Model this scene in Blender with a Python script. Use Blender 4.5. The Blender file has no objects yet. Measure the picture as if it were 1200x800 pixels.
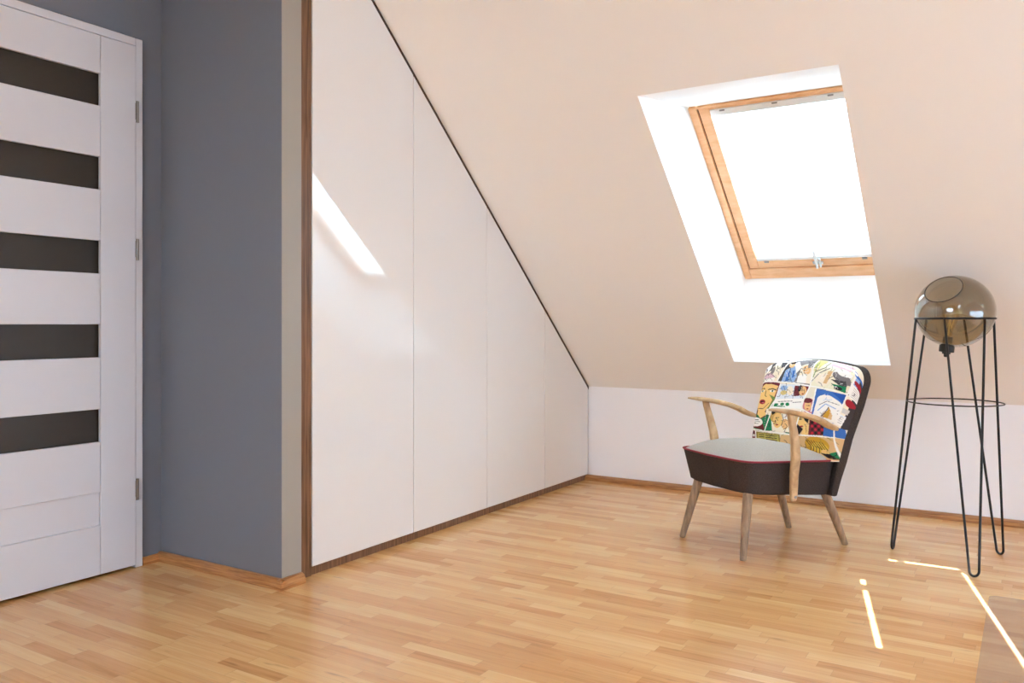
import bpy, bmesh, math, random
from mathutils import Vector, Matrix
import numpy as np

S = bpy.context.scene
COL = S.collection
PI = math.pi
random.seed(7)

# ------------------------------------------------------------------ helpers
def link(name, bm, mat, parent=None, smooth=False, bevel=0.0, seg=2):
    me = bpy.data.meshes.new(name)
    bmesh.ops.recalc_face_normals(bm, faces=bm.faces)
    bm.to_mesh(me); bm.free()
    for m in (mat if isinstance(mat, (list, tuple)) else [mat]):
        me.materials.append(m)
    o = bpy.data.objects.new(name, me)
    COL.objects.link(o)
    if parent: o.parent = parent
    if smooth:
        for p in me.polygons: p.use_smooth = True
    if bevel:
        b = o.modifiers.new('bevel', 'BEVEL'); b.width = bevel; b.segments = seg
        b.limit_method = 'ANGLE'; b.angle_limit = math.radians(35)
    return o

def empty(name, label=None, cat=None, loc=(0, 0, 0), rotz=0.0, group=None):
    o = bpy.data.objects.new(name, None); COL.objects.link(o)
    o.location = loc; o.rotation_euler = (0, 0, rotz); o.empty_display_size = 0.1
    if label: o['label'] = label
    if cat: o['category'] = cat
    if group: o['group'] = group
    return o

def struct(o, label=None, cat=None):
    o['kind'] = 'structure'
    if label: o['label'] = label
    if cat: o['category'] = cat
    return o

def box(bm, x0, x1, y0, y1, z0, z1):
    v = [bm.verts.new((x, y, z)) for x in (x0, x1) for y in (y0, y1) for z in (z0, z1)]
    for q in ((0, 1, 3, 2), (4, 6, 7, 5), (0, 4, 5, 1), (2, 3, 7, 6), (0, 2, 6, 4), (1, 5, 7, 3)):
        bm.faces.new([v[i] for i in q])
    return v

def fbox(bm, o, ex, ey, ez, x0, x1, y0, y1, z0, z1):
    """box in a local frame"""
    v = [bm.verts.new(o + ex * x + ey * y + ez * z) for x in (x0, x1) for y in (y0, y1) for z in (z0, z1)]
    for q in ((0, 1, 3, 2), (4, 6, 7, 5), (0, 4, 5, 1), (2, 3, 7, 6), (0, 2, 6, 4), (1, 5, 7, 3)):
        bm.faces.new([v[i] for i in q])

def quad(bm, *pts):
    bm.faces.new([bm.verts.new(p) for p in pts])

def prism(bm, pts, axis, a0, a1):
    """extrude a 2D outline along an axis ('x','y','z')"""
    def P(p, a):
        if axis == 'x': return (a, p[0], p[1])
        if axis == 'y': return (p[0], a, p[1])
        return (p[0], p[1], a)
    A = [bm.verts.new(P(p, a0)) for p in pts]; B = [bm.verts.new(P(p, a1)) for p in pts]
    bm.faces.new(A); bm.faces.new(B[::-1])
    n = len(pts)
    for i in range(n):
        bm.faces.new((A[i], A[(i + 1) % n], B[(i + 1) % n], B[i]))

def ring_faces(bm, rings, closed_ring=True, caps=True, loop=False):
    n = len(rings[0])
    m = len(rings)
    for i in range(m if loop else m - 1):
        A, B = rings[i], rings[(i + 1) % m]
        for j in range(n if closed_ring else n - 1):
            bm.faces.new((A[j], A[(j + 1) % n], B[(j + 1) % n], B[j]))
    if caps and not loop:
        bm.faces.new(rings[0][::-1]); bm.faces.new(rings[-1])

def tube(bm, pts, rad, n=10, loop=False):
    pts = [Vector(p) for p in pts]
    m = len(pts)
    rings = []
    prev = None
    for i, p in enumerate(pts):
        if loop: t = pts[(i + 1) % m] - pts[i - 1]
        else: t = pts[min(i + 1, m - 1)] - pts[max(i - 1, 0)]
        t.normalize()
        if prev is None:
            u = t.orthogonal().normalized()
        else:
            u = (prev - t * prev.dot(t)).normalized()
        prev = u
        w = t.cross(u)
        r = rad[i] if isinstance(rad, (list, tuple)) else rad
        rings.append([bm.verts.new(p + (u * math.cos(2 * PI * k / n) + w * math.sin(2 * PI * k / n)) * r) for k in range(n)])
    ring_faces(bm, rings, loop=loop)

def lathe(bm, prof, n=48, center=(0, 0, 0)):
    c = Vector(center)
    rings = []
    for r, z in prof:
        if r < 1e-6: rings.append([bm.verts.new(c + Vector((0, 0, z)))])
        else: rings.append([bm.verts.new(c + Vector((r * math.cos(2 * PI * k / n), r * math.sin(2 * PI * k / n), z))) for k in range(n)])
    for A, B in zip(rings, rings[1:]):
        for k in range(n):
            a = [A[k % len(A)], A[(k + 1) % len(A)], B[(k + 1) % len(B)], B[k % len(B)]]
            f = []
            for v in a:
                if v not in f: f.append(v)
            if len(f) > 2: bm.faces.new(f)

def smoothstep(x): x = max(0, min(1, x)); return x * x * (3 - 2 * x)
def lerp(a, b, t): return a + (b - a) * t
def interp(x, xs, ys):
    if x <= xs[0]: return ys[0]
    for i in range(len(xs) - 1):
        if x <= xs[i + 1]: return lerp(ys[i], ys[i + 1], (x - xs[i]) / (xs[i + 1] - xs[i]))
    return ys[-1]
def srgb(r, g, b):
    f = lambda c: (c / 255 / 12.92) if c / 255 <= .04045 else ((c / 255 + .055) / 1.055) ** 2.4
    return (f(r), f(g), f(b))

# ------------------------------------------------------------------ materials
class N:
    def __init__(s, name):
        s.m = bpy.data.materials.new(name); s.m.use_nodes = True
        s.t = s.m.node_tree; s.t.nodes.clear()
        s.out = s.t.nodes.new('ShaderNodeOutputMaterial')
    def n(s, typ, **kw):
        x = s.t.nodes.new(typ)
        for k, v in kw.items():
            if k in x.inputs: x.inputs[k].default_value = v
            else: setattr(x, k, v)
        return x
    def l(s, a, b): s.t.links.new(a, b)
    def math(s, op, a, b=None, c=None):
        x = s.t.nodes.new('ShaderNodeMath'); x.operation = op
        for i, v in enumerate((a, b, c)):
            if v is None: continue
            if isinstance(v, (int, float)): x.inputs[i].default_value = v
            else: s.l(v, x.inputs[i])
        return x.outputs[0]
    def surf(s, sh): s.l(sh, s.out.inputs['Surface'])

def c4(c): return (c[0], c[1], c[2], 1)

def plain(name, col, rough=0.5, metal=0.0, spec=0.5, coat=0.0, noise=0.0, nscale=60, bump=0.0, bscale=200, stretch=None, coord='Object'):
    a = N(name)
    p = a.n('ShaderNodeBsdfPrincipled')
    p.inputs['Base Color'].default_value = c4(col); p.inputs['Roughness'].default_value = rough
    p.inputs['Metallic'].default_value = metal; p.inputs['Specular IOR Level'].default_value = spec
    p.inputs['Coat Weight'].default_value = coat
    tc = a.n('ShaderNodeTexCoord')
    vec = tc.outputs[coord]
    if stretch:
        mp = a.n('ShaderNodeMapping'); mp.inputs['Scale'].default_value = stretch
        a.l(vec, mp.inputs['Vector']); vec = mp.outputs[0]
    if noise:
        nz = a.n('ShaderNodeTexNoise'); nz.inputs['Scale'].default_value = nscale; nz.inputs['Detail'].default_value = 5
        a.l(vec, nz.inputs['Vector'])
        mx = a.n('ShaderNodeMix', data_type='RGBA')
        mx.inputs['A'].default_value = c4([x * (1 - noise) for x in col]) if False else (0, 0, 0, 1)
        ia = [i for i in mx.inputs if i.type == 'RGBA']
        ia[0].default_value = c4([x * (1 - noise) for x in col]); ia[1].default_value = c4([min(1, x * (1 + noise)) for x in col])
        rr = a.n('ShaderNodeMapRange'); rr.inputs[1].default_value = .3; rr.inputs[2].default_value = .7
        a.l(nz.outputs['Fac'], rr.inputs[0])
        a.l(rr.outputs[0], mx.inputs[0])
        a.l([o for o in mx.outputs if o.type == 'RGBA'][0], p.inputs['Base Color'])
    if bump:
        nb = a.n('ShaderNodeTexNoise'); nb.inputs['Scale'].default_value = bscale; nb.inputs['Detail'].default_value = 3
        a.l(vec, nb.inputs['Vector'])
        bu = a.n('ShaderNodeBump'); bu.inputs['Strength'].default_value = bump; bu.inputs['Distance'].default_value = .002
        a.l(nb.outputs['Fac'], bu.inputs['Height']); a.l(bu.outputs[0], p.inputs['Normal'])
    a.surf(p.outputs[0])
    return a.m

def wood(name, dark, light, scale=(2, 30, 30), rough=0.45, spec=.4):
    a = N(name)
    p = a.n('ShaderNodeBsdfPrincipled'); p.inputs['Roughness'].default_value = rough; p.inputs['Specular IOR Level'].default_value = spec
    tc = a.n('ShaderNodeTexCoord'); mp = a.n('ShaderNodeMapping'); mp.inputs['Scale'].default_value = scale
    a.l(tc.outputs['Object'], mp.inputs['Vector'])
    nz = a.n('ShaderNodeTexNoise'); nz.inputs['Scale'].default_value = 3.0; nz.inputs['Detail'].default_value = 7; nz.inputs['Distortion'].default_value = .4
    a.l(mp.outputs[0], nz.inputs['Vector'])
    cr = a.n('ShaderNodeValToRGB'); cr.color_ramp.elements[0].position = .3; cr.color_ramp.elements[1].position = .68
    cr.color_ramp.elements[0].color = c4(dark); cr.color_ramp.elements[1].color = c4(light)
    a.l(nz.outputs['Fac'], cr.inputs[0]); a.l(cr.outputs[0], p.inputs['Base Color'])
    a.surf(p.outputs[0])
    return a.m

def parquet():
    a = N('parquet_oak')
    p = a.n('ShaderNodeBsdfPrincipled')
    tc = a.n('ShaderNodeTexCoord'); sx = a.n('ShaderNodeSeparateXYZ'); a.l(tc.outputs['Object'], sx.inputs[0])
    X, Y = sx.outputs[0], sx.outputs[1]
    W, L = 0.046, 0.27
    ry = a.math('DIVIDE', Y, W); row = a.math('FLOOR', ry); fy = a.math('FRACT', ry)
    w1 = a.n('ShaderNodeTexWhiteNoise', noise_dimensions='1D'); a.l(row, w1.inputs['W'])
    off = a.math('MULTIPLY', w1.outputs['Value'], 5.3)
    # each row has its own block length
    w1b = a.n('ShaderNodeTexWhiteNoise', noise_dimensions='1D'); a.l(a.math('ADD', row, 137.7), w1b.inputs['W'])
    ln = a.math('MULTIPLY_ADD', w1b.outputs['Value'], .14, L - .07)
    rx = a.math('ADD', a.math('DIVIDE', X, ln), off); colm = a.math('FLOOR', rx); fx = a.math('FRACT', rx)
    cv = a.n('ShaderNodeCombineXYZ'); a.l(row, cv.inputs[0]); a.l(colm, cv.inputs[1])
    w2 = a.n('ShaderNodeTexWhiteNoise', noise_dimensions='3D'); a.l(cv.outputs[0], w2.inputs['Vector'])
    # broad three-strip board tint
    brd = a.math('FLOOR', a.math('DIVIDE', ry, 3.0))
    # grain
    gv = a.n('ShaderNodeCombineXYZ')
    a.l(a.math('MULTIPLY_ADD', X, 3.0, a.math('MULTIPLY', w2.outputs['Value'], 30.0)), gv.inputs[0])
    a.l(a.math('MULTIPLY', Y, 55.0), gv.inputs[1]); a.l(a.math('MULTIPLY', w2.outputs['Value'], 91.0), gv.inputs[2])
    g = a.n('ShaderNodeTexNoise'); g.inputs['Scale'].default_value = 1.2; g.inputs['Detail'].default_value = 6; g.inputs['Distortion'].default_value = .6
    a.l(gv.outputs[0], g.inputs['Vector'])
    # dark knots, rare
    kn = a.n('ShaderNodeTexNoise'); kn.inputs['Scale'].default_value = 1.0; kn.inputs['Detail'].default_value = 2
    kv = a.n('ShaderNodeCombineXYZ'); a.l(a.math('MULTIPLY', X, 7.0), kv.inputs[0]); a.l(a.math('MULTIPLY', Y, 40.0), kv.inputs[1])
    a.l(kv.outputs[0], kn.inputs['Vector'])
    tone = a.math('ADD', a.math('MULTIPLY', w2.outputs['Value'], .50), a.math('MULTIPLY', g.outputs['Fac'], .58))
    cr = a.n('ShaderNodeValToRGB')
    e = cr.color_ramp.elements
    e[0].position = .08; e[0].color = c4(FLOOR_COLS[0])
    e[1].position = .95; e[1].color = c4(FLOOR_COLS[3])
    x = e.new(.34); x.color = c4(FLOOR_COLS[1])
    x = e.new(.62); x.color = c4(FLOOR_COLS[2])
    a.l(tone, cr.inputs[0])
    # knots / seams darken
    kr = a.n('ShaderNodeMapRange'); kr.inputs[1].default_value = .65; kr.inputs[2].default_value = .82; kr.inputs[3].default_value = 1.0; kr.inputs[4].default_value = .62
    a.l(kn.outputs['Fac'], kr.inputs[0])
    s1 = a.math('LESS_THAN', a.math('MINIMUM', fy, a.math('SUBTRACT', 1.0, fy)), .012)
    s2 = a.math('LESS_THAN', a.math('MINIMUM', fx, a.math('SUBTRACT', 1.0, fx)), .0025)
    seam = a.math('MAXIMUM', s1, s2)
    fac = a.math('MULTIPLY', kr.outputs[0], a.math('MULTIPLY_ADD', seam, -.22, 1.0))
    vm = a.n('ShaderNodeVectorMath', operation='SCALE'); a.l(cr.outputs[0], vm.inputs[0]); a.l(fac, vm.inputs['Scale'])
    a.l(vm.outputs[0], p.inputs['Base Color'])
    rr = a.math('MULTIPLY_ADD', g.outputs['Fac'], .08, .19)
    a.l(rr, p.inputs['Roughness'])
    p.inputs['Specular IOR Level'].default_value = .5
    bu = a.n('ShaderNodeBump'); bu.inputs['Strength'].default_value = .12; bu.inputs['Distance'].default_value = .001
    lowf = a.n('ShaderNodeTexNoise'); lowf.inputs['Scale'].default_value = 9; a.l(tc.outputs['Object'], lowf.inputs['Vector'])
    a.l(a.math('ADD', a.math('MULTIPLY', seam, -.5), a.math('MULTIPLY', lowf.outputs['Fac'], 2.0)), bu.inputs['Height'])
    a.l(bu.outputs[0], p.inputs['Normal'])
    a.surf(p.outputs[0])
    return a.m

def glass(name, tint, refl=1.0, rough=0.0, base=.045):
    """thin-walled glass: tinted see-through with a Fresnel reflection"""
    a = N(name)
    tr = a.n('ShaderNodeBsdfTransparent'); tr.inputs['Color'].default_value = c4(tint)
    gl = a.n('ShaderNodeBsdfGlossy'); gl.inputs['Roughness'].default_value = rough; gl.inputs['Color'].default_value = (1, 1, 1, 1)
    lw = a.n('ShaderNodeLayerWeight'); lw.inputs['Blend'].default_value = .5
    f5 = a.math('MULTIPLY_ADD', a.math('POWER', lw.outputs['Facing'], 4.0), .75, base)
    mx = a.n('ShaderNodeMixShader')
    a.l(a.math('MULTIPLY', f5, refl), mx.inputs[0]); a.l(tr.outputs[0], mx.inputs[1]); a.l(gl.outputs[0], mx.inputs[2])
    a.surf(mx.outputs[0])
    return a.m

def blind_mat(name, col, trans):
    a = N(name)
    d = a.n('ShaderNodeBsdfDiffuse'); d.inputs['Color'].default_value = c4(col)
    t = a.n('ShaderNodeBsdfTranslucent'); t.inputs['Color'].default_value = c4(col)
    mx = a.n('ShaderNodeMixShader'); mx.inputs[0].default_value = trans
    a.l(d.outputs[0], mx.inputs[1]); a.l(t.outputs[0], mx.inputs[2])
    a.surf(mx.outputs[0]); return a.m

FLOOR_COLS = [srgb(166, 112, 62), srgb(209, 156, 97), srgb(223, 176, 117), srgb(236, 198, 142)]
M_floor = parquet()
M_ceil = plain('ceiling_paint', srgb(240, 237, 233), .9, spec=.2, bump=.08, bscale=300)
M_white = plain('white_wall_paint', srgb(243, 244, 248), .85, spec=.2, bump=.08, bscale=300)
M_reveal = plain('white_reveal_paint', srgb(243, 243, 242), .8, spec=.2)
M_greige = plain('greige_end_face', srgb(160, 156, 148), .55, spec=.35, bump=.05, bscale=300)
M_grey = plain('grey_wall_paint', srgb(114, 119, 130), .5, spec=.35, bump=.05, bscale=300)
M_lacq = plain('white_gloss_lacquer', srgb(229, 229, 229), .012, spec=.9)
M_door = plain('white_door_lacquer', srgb(208, 210, 218), .35, spec=.45)
M_dglass = plain('brown_tinted_glass', srgb(52, 46, 40), .35, spec=.4)
M_walnut = wood('walnut_veneer', srgb(84, 56, 38), srgb(140, 102, 74), (30, 30, 1.5), .4)
M_dkwal = wood('dark_walnut_edge', srgb(50, 33, 24), srgb(78, 54, 40), (3, 30, 30), .5)
M_dark_in = plain('dark_gap', srgb(40, 28, 20), .8)
M_base = wood('oak_skirting', srgb(136, 86, 46), srgb(192, 138, 86), (3, 3, 60), .35)
M_pine = wood('pine_window_wood', srgb(224, 168, 120), srgb(238, 190, 146), (4, 12, 12), .4)
M_alu = plain('satin_aluminium', srgb(226, 226, 224), .35, metal=.35)
M_chrome = plain('chrome', srgb(222, 222, 220), .25, metal=.5)
M_steel = plain('hinge_steel', srgb(150, 148, 146), .3, metal=1)
M_black = plain('black_metal', srgb(22, 20, 20), .45, spec=.4)
M_seal = plain('black_rubber_seal', srgb(30, 27, 25), .8)
M_pane = glass('window_glass', (.95, .97, .97))
M_blind = blind_mat('white_blind_fabric', (.93, .86, .75), .62)
M_blind2 = blind_mat('strip_gap_blind', (.8, .79, .77), .35)  # blind of the added skylight that throws the sun strips
M_blind3 = blind_mat('fill_blind_rear', (.86, .86, .86), .385)  # translucency tuned as fill light through the added rear skylight
M_blind4 = blind_mat('fill_blind_gable', (.86, .86, .86), .345)  # translucency tuned as fill light through the added gable window
M_smoke = glass('smoked_glass', srgb(196, 189, 172), 1.3, base=.075)
M_bulbg = glass('amber_bulb_glass', srgb(252, 244, 222), 1.4)
M_fil = plain('brass_filament', srgb(244, 212, 150), .3, metal=.5)
M_arm = wood('worn_beech', srgb(168, 134, 96), srgb(214, 182, 140), (40, 6, 6), .5)
M_leg = wood('weathered_beech', srgb(126, 102, 82), srgb(176, 148, 120), (30, 30, 4), .55)
M_seatd = plain('charcoal_brown_tweed', srgb(66, 58, 56), .95, spec=.15, noise=.35, nscale=260, bump=.4, bscale=500)
M_seatl = plain('light_grey_wool', srgb(174, 167, 157), .95, spec=.1, noise=.10, nscale=300, bump=.4, bscale=500)
M_pipe = plain('red_piping', srgb(140, 30, 52), .7)

# ------------------------------------------------------------------ room dimensions (metres)
XL, XR = -3.02, 2.6             # left (door) wall, right wall
YB, YK = -2.3, 4.64             # back knee wall, far knee wall
ZK = .576; SL = .874            # knee height, roof slope
ZC = 2.65                       # flat ceiling
Y1 = YK - (ZC - ZK) / SL        # where slope meets the flat ceiling
Y0 = YB + (ZC - ZK) / SL
def zf(y): return ZK + SL * (YK - y)
def zb(y): return ZK + SL * (y - YB)

# floor
bm = bmesh.new(); box(bm, XL - .2, XR + .1, YB - .1, YK + .1, -.1, 0)
struct(link('floor', bm, M_floor))

# ------------------------------------------------------------------ ceiling with skylight openings
HX0, HX1 = -1.36, -.587          # main opening
HYT, HYB = 3.14, 4.43
WX0, WX1 = -1.333, -.566         # window frame
WB = Vector((WX0, 4.549, 1.2168)); WT = Vector((WX0, 3.654, 1.950))
bm = bmesh.new()
def fp(x, y): return (x, y, zf(y))
def bp(x, y): return (x, y, zb(y))
xa, xb = XL - .15, XR + .1
# far slope around opening
quad(bm, fp(xa, Y1), fp(HX0, Y1), fp(HX0, YK + .0), fp(xa, YK + .0))
quad(bm, fp(HX1, Y1), fp(xb, Y1), fp(xb, YK), fp(HX1, YK))
quad(bm, fp(HX0, Y1), fp(HX1, Y1), fp(HX1, HYT), fp(HX0, HYT))
quad(bm, fp(HX0, HYB), fp(HX1, HYB), fp(HX1, YK), fp(HX0, YK))
# flat part
quad(bm, (xa, Y0, ZC), (xb, Y0, ZC), (xb, Y1, ZC), (xa, Y1, ZC))
# rear slope with two skylights added for light (unseen, behind the camera)
RYB, RYT = -.95, -.14
REAR = [(.84, 1.33, RYB, RYT), (-1.9, -.3, -2.05, -.95)]
cuts = sorted(REAR)
x = xa
for (p, q, RB_, RT_) in cuts:
    quad(bm, bp(x, YB), bp(p, YB), bp(p, Y0), bp(x, Y0))
    quad(bm, bp(p, YB), bp(q, YB), bp(q, RB_), bp(p, RB_))
    quad(bm, bp(p, RT_), bp(q, RT_), bp(q, Y0), bp(p, Y0))
    x = q
quad(bm, bp(x, YB), bp(xb, YB), bp(xb, Y0), bp(x, Y0))
struct(link('ceiling', bm, M_ceil))

# plaster reveal of the main skylight
bm = bmesh.new()
T0, T1 = Vector(fp(HX0, HYT)), Vector(fp(HX1, HYT)); B0, B1 = Vector(fp(HX0, HYB)), Vector(fp(HX1, HYB))
wT0, wB0 = WT.copy(), WB.copy(); wT1 = Vector((WX1, WT.y, WT.z)); wB1 = Vector((WX1, WB.y, WB.z))
quad(bm, T0, T1, wT1, wT0); quad(bm, B0, wB0, wB1, B1); quad(bm, T0, wT0, wB0, B0); quad(bm, T1, B1, wB1, wT1)
struct(link('trim_1', bm, M_reveal), 'white plastered reveal of the roof window')

# walls
bm = bmesh.new(); box(bm, XL - .15, XR + .1, YK, YK + .1, 0, ZK + .02)
struct(link('wall_far', bm, M_white))
bm = bmesh.new(); box(bm, XL - .15, XR + .1, YB - .1, YB, 0, ZK + .02)
struct(link('wall_back', bm, M_white))
RW = (.9, 3.8, .05, 1.08)       # gable window added as fill light, outside the picture
bm = bmesh.new()
def gz(y): return ZC if Y0 <= y <= Y1 else (zf(y) if y > Y1 else zb(y))
def gable(ya, yb_, lo=0.0, hi=None):
    ks = [ya] + [k for k in (Y0, Y1) if ya < k < yb_] + [yb_]
    tp = [(k, gz(k) if hi is None else hi) for k in ks]
    prism(bm, [(ya, lo), (yb_, lo)] + tp[::-1], 'x', XR, XR + .1)
gable(YB, RW[0]); gable(RW[1], YK); gable(RW[0], RW[1], 0, RW[2]); gable(RW[0], RW[1], RW[3])
struct(link('wall_right', bm, M_white))
bm = bmesh.new()
for a_ in ((RW[0], RW[0] + .06, RW[2], RW[3]), (RW[1] - .06, RW[1], RW[2], RW[3]), ((RW[0] + RW[1]) / 2 - .04, (RW[0] + RW[1]) / 2 + .04, RW[2], RW[3]), (RW[0], RW[1], RW[2], RW[2] + .06), (RW[0], RW[1], RW[3] - .06, RW[3])):
    box(bm, XR + .03, XR + .08, *a_)
w4 = struct(link('window_added_4', bm, M_door))
bm = bmesh.new(); quad(bm, (XR + .05, RW[0], RW[2]), (XR + .05, RW[1], RW[2]), (XR + .05, RW[1], RW[3]), (XR + .05, RW[0], RW[3])); link('pane', bm, M_pane, w4)
bm = bmesh.new(); quad(bm, (XR + .02, RW[0], RW[2]), (XR + .02, RW[1], RW[2]), (XR + .02, RW[1], RW[3]), (XR + .02, RW[0], RW[3])); link('added_blind', bm, M_blind4, w4)
# door wall: with a real opening
DY0, DY1, DH = 1.13, 2.035, 2.09
bm = bmesh.new()
box(bm, XL - .15, XL, YB, DY0 + .03, 0, ZC + .02)
box(bm, XL - .15, XL, DY1 - .03, YK, 0, ZC + .02)
box(bm, XL - .15, XL, DY0 + .03, DY1 - .03, DH - .03, ZC + .02)
box(bm, XL - .2, XL - .15, DY0 - .1, DY1 + .1, 0, DH + .1)  # added backing panel, keeps daylight from leaking under the door
struct(link('wall_left', bm, M_grey))
# stub wall between door and wardrobe
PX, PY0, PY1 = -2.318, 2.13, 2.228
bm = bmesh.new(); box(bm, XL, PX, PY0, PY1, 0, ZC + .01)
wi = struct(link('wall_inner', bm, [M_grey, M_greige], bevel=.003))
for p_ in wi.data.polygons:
    if p_.normal.x > .9: p_.material_index = 1  # end face gets a lighter, warmer colour than the grey sides

# skirting: small moulded profile
def skirt_prof(d, h): return [(0, 0), (d, 0), (d, h * .35), (d * .8, h * .75), (d * .35, h), (0, h)]
def skirt(name, axis, base, sgn, a0, a1, d=.03, h=.034):
    bm = bmesh.new()
    prism(bm, [(base + sgn * x, z) for x, z in skirt_prof(d, h)], axis, a0, a1)
    struct(link(name, bm, M_base))
skirt('baseboard_far', 'x', YK, -1, -2.36, XR, .042, .03)
skirt('baseboard_right', 'y', XR, -1, YB, YK)
skirt('baseboard_back', 'x', YB, 1, XL, XR)
bm = bmesh.new()
prism(bm, [(PY0 - x, z) for x, z in skirt_prof(.026, .036)], 'x', XL, PX + .024)
prism(bm, [(PX + x, z) for x, z in skirt_prof(.026, .036)], 'y', PY0 - .024, PY1 - .004)
struct(link('baseboard_inner', bm, M_base))
bm = bmesh.new()
prism(bm, [(XL + x, z) for x, z in skirt_prof(.02, .03)], 'y', DY1 + .002, PY0 - .02)
prism(bm, [(XL + x, z) for x, z in skirt_prof(.02, .03)], 'y', YB + .03, DY0 - .002)
struct(link('baseboard_left', bm, M_base))

# ------------------------------------------------------------------ door
bm = bmesh.new()
fx0, fx1 = XL - .10, XL + .018
FW = .0315
box(bm, fx0, fx1, DY1 - FW, DY1, 0, DH)
box(bm, fx0, fx1, DY0, DY0 + FW, 0, DH)
box(bm, fx0, fx1, DY0 + FW, DY1 - FW, DH - FW, DH)
box(bm, fx0, XL - .04, DY1 - .06, DY1 - FW, 0, DH - FW); box(bm, fx0, XL - .04, DY0 + FW, DY0 + .06, 0, DH - FW)
door = struct(link('door_1', bm, M_door, bevel=.003), 'white panelled door with five dark glass strips beside the grey wall', 'door')
LY0, LY1 = DY0 + .034, DY1 - .034      # leaf overlaps the frame rebate
LX0, LX1 = XL + .006, XL + .022
LZ0, LZ1 = .012, DH - .0345
ST = .146
sy = LY1 - ST; sy0 = LY0 + ST
leaf = empty('door_leaf'); leaf.parent = door
for k, (a, b) in enumerate(((LY0, sy0 - .0015), (sy + .0015, LY1))):
    bm = bmesh.new(); box(bm, LX0, LX1, a, b, LZ0, LZ1)
    link('stile', bm, M_door, leaf, bevel=.002)
bands = [(1.911, 1.7885), (1.595, 1.471), (1.2775, 1.153), (.960, .8356), (.639, .515)]
rails = [(LZ1, bands[0][0])] + [(bands[i][1], bands[i + 1][0]) for i in range(4)] + [(bands[4][1], .324)]
for t, b in rails:
    bm = bmesh.new(); box(bm, LX0, LX1, sy0, sy, b, t)
    link('rail', bm, M_door, leaf, bevel=.0025)
bm = bmesh.new(); box(bm, LX0, LX1, sy0, sy, LZ0, .198); link('bottom_rail', bm, M_door, leaf, bevel=.0025)
bm = bmesh.new(); box(bm, LX0 - .02, LX1 - .009, sy0 + .001, sy - .001, .1985, .3235); link('infill_panel', bm, M_door, leaf)
for t, b in bands:
    bm = bmesh.new(); box(bm, LX0 - .020, LX0 - .013, sy0 - .01, sy + .01, b - .01, t + .01)
    g = link('glass_strip', bm, M_dglass, leaf); g['label'] = 'dark brown glass strip'
# leaf core hidden behind the stiles and rails
bm = bmesh.new()
box(bm, LX0 - .03, LX0 - .021, LY0 + .012, LY1 - .012, LZ0, LZ1 - .012)
link('leaf_core', bm, M_door, leaf)
for z in (1.80, 1.257, .312):
    bm = bmesh.new()
    tube(bm, [(LX1 + .002, LY1 + .007, z - .04), (LX1 + .002, LY1 + .007, z + .04)], .006, 12)
    tube(bm, [(LX1 + .002, LY1 + .007, z - .044), (LX1 + .002, LY1 + .007, z - .0405)], .0065, 12)
    box(bm, LX0 + .013, LX1 + .001, LY1 + .0002, LY1 + .012, z - .032, z + .032)
    link('hinge', bm, M_steel, door, bevel=.0008)
bm = bmesh.new()
hz = 1.03
tube(bm, [(LX1, LY0 + .06, hz), (LX1 + .008, LY0 + .06, hz)], .026, 20)
tube(bm, [(LX1 + .008, LY0 + .06, hz), (LX1 + .04, LY0 + .06, hz), (LX1 + .05, LY0 + .07, hz), (LX1 + .05, LY0 + .18, hz)], .009, 12)
link('door_handle', bm, M_alu, door, smooth=False)

# ------------------------------------------------------------------ built-in wardrobe
WXF = -2.334           # door front plane
wr = empty('wardrobe', 'white glossy built-in wardrobe with sloping top under the roof pitch', 'wardrobe', (0, 0, 0))
WY0, WY1 = PY1 + .002, YK - .003
CX = WXF - .022       # carcass front
# carcass body (walnut), stops just under the ceiling
bm = bmesh.new()
top = lambda y: min(zf(y), ZC) - .004
pts = [(WY0 + .02, .03), (WY1, .03), (WY1, top(WY1)), (Y1 + .004, top(Y1 + .004)), (WY0 + .02, ZC - .004)]
prism(bm, pts, 'x', XL + .02, CX - .012)
link('carcass', bm, M_dark_in, wr)
# side panel (the visible brown upright)
bm = bmesh.new(); box(bm, CX - .1, WXF - .003, WY0, 2.2955, 0, ZC - .004); link('side_panel', bm, M_walnut, wr, bevel=.001)
# plinth
bm = bmesh.new(); box(bm, CX - .02, CX + .012, 2.2965, WY1, .0, .031); link('plinth', bm, M_walnut, wr, bevel=.001)
# end strip at the knee wall and strip along the slope
bm = bmesh.new(); box(bm, CX - .02, CX + .006, WY1 - .010, WY1, .0265, top(WY1) - .008); link('end_strip', bm, M_walnut, wr)
bm = bmesh.new()
ys = Y1 + .03
prism(bm, [(ys, zf(ys) - .003), (WY1, zf(WY1) - .003), (WY1, zf(WY1) - .020), (ys, zf(ys) - .020)], 'x', CX - .02, WXF - .001)
link('sloping_strip', bm, M_dkwal, wr)
edges = [2.2965, 2.912, 3.502, 4.088, WY1 - .008]
for i in range(4):
    a, b = edges[i] + .002, edges[i + 1] - .002
    bm = bmesh.new()
    g = .0215
    if a < Y1: p = [(a, .035), (b, .035), (b, zf(b) - g), (Y1 + .02, ZC - g - .0175), (a, ZC - g - .0175)]
    else: p = [(a, .035), (b, .035), (b, zf(b) - g), (a, zf(a) - g)]
    prism(bm, p, 'x', CX + .0005, WXF)
    link('wardrobe_door', bm, M_lacq, wr, bevel=.0012, seg=2)

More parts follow.
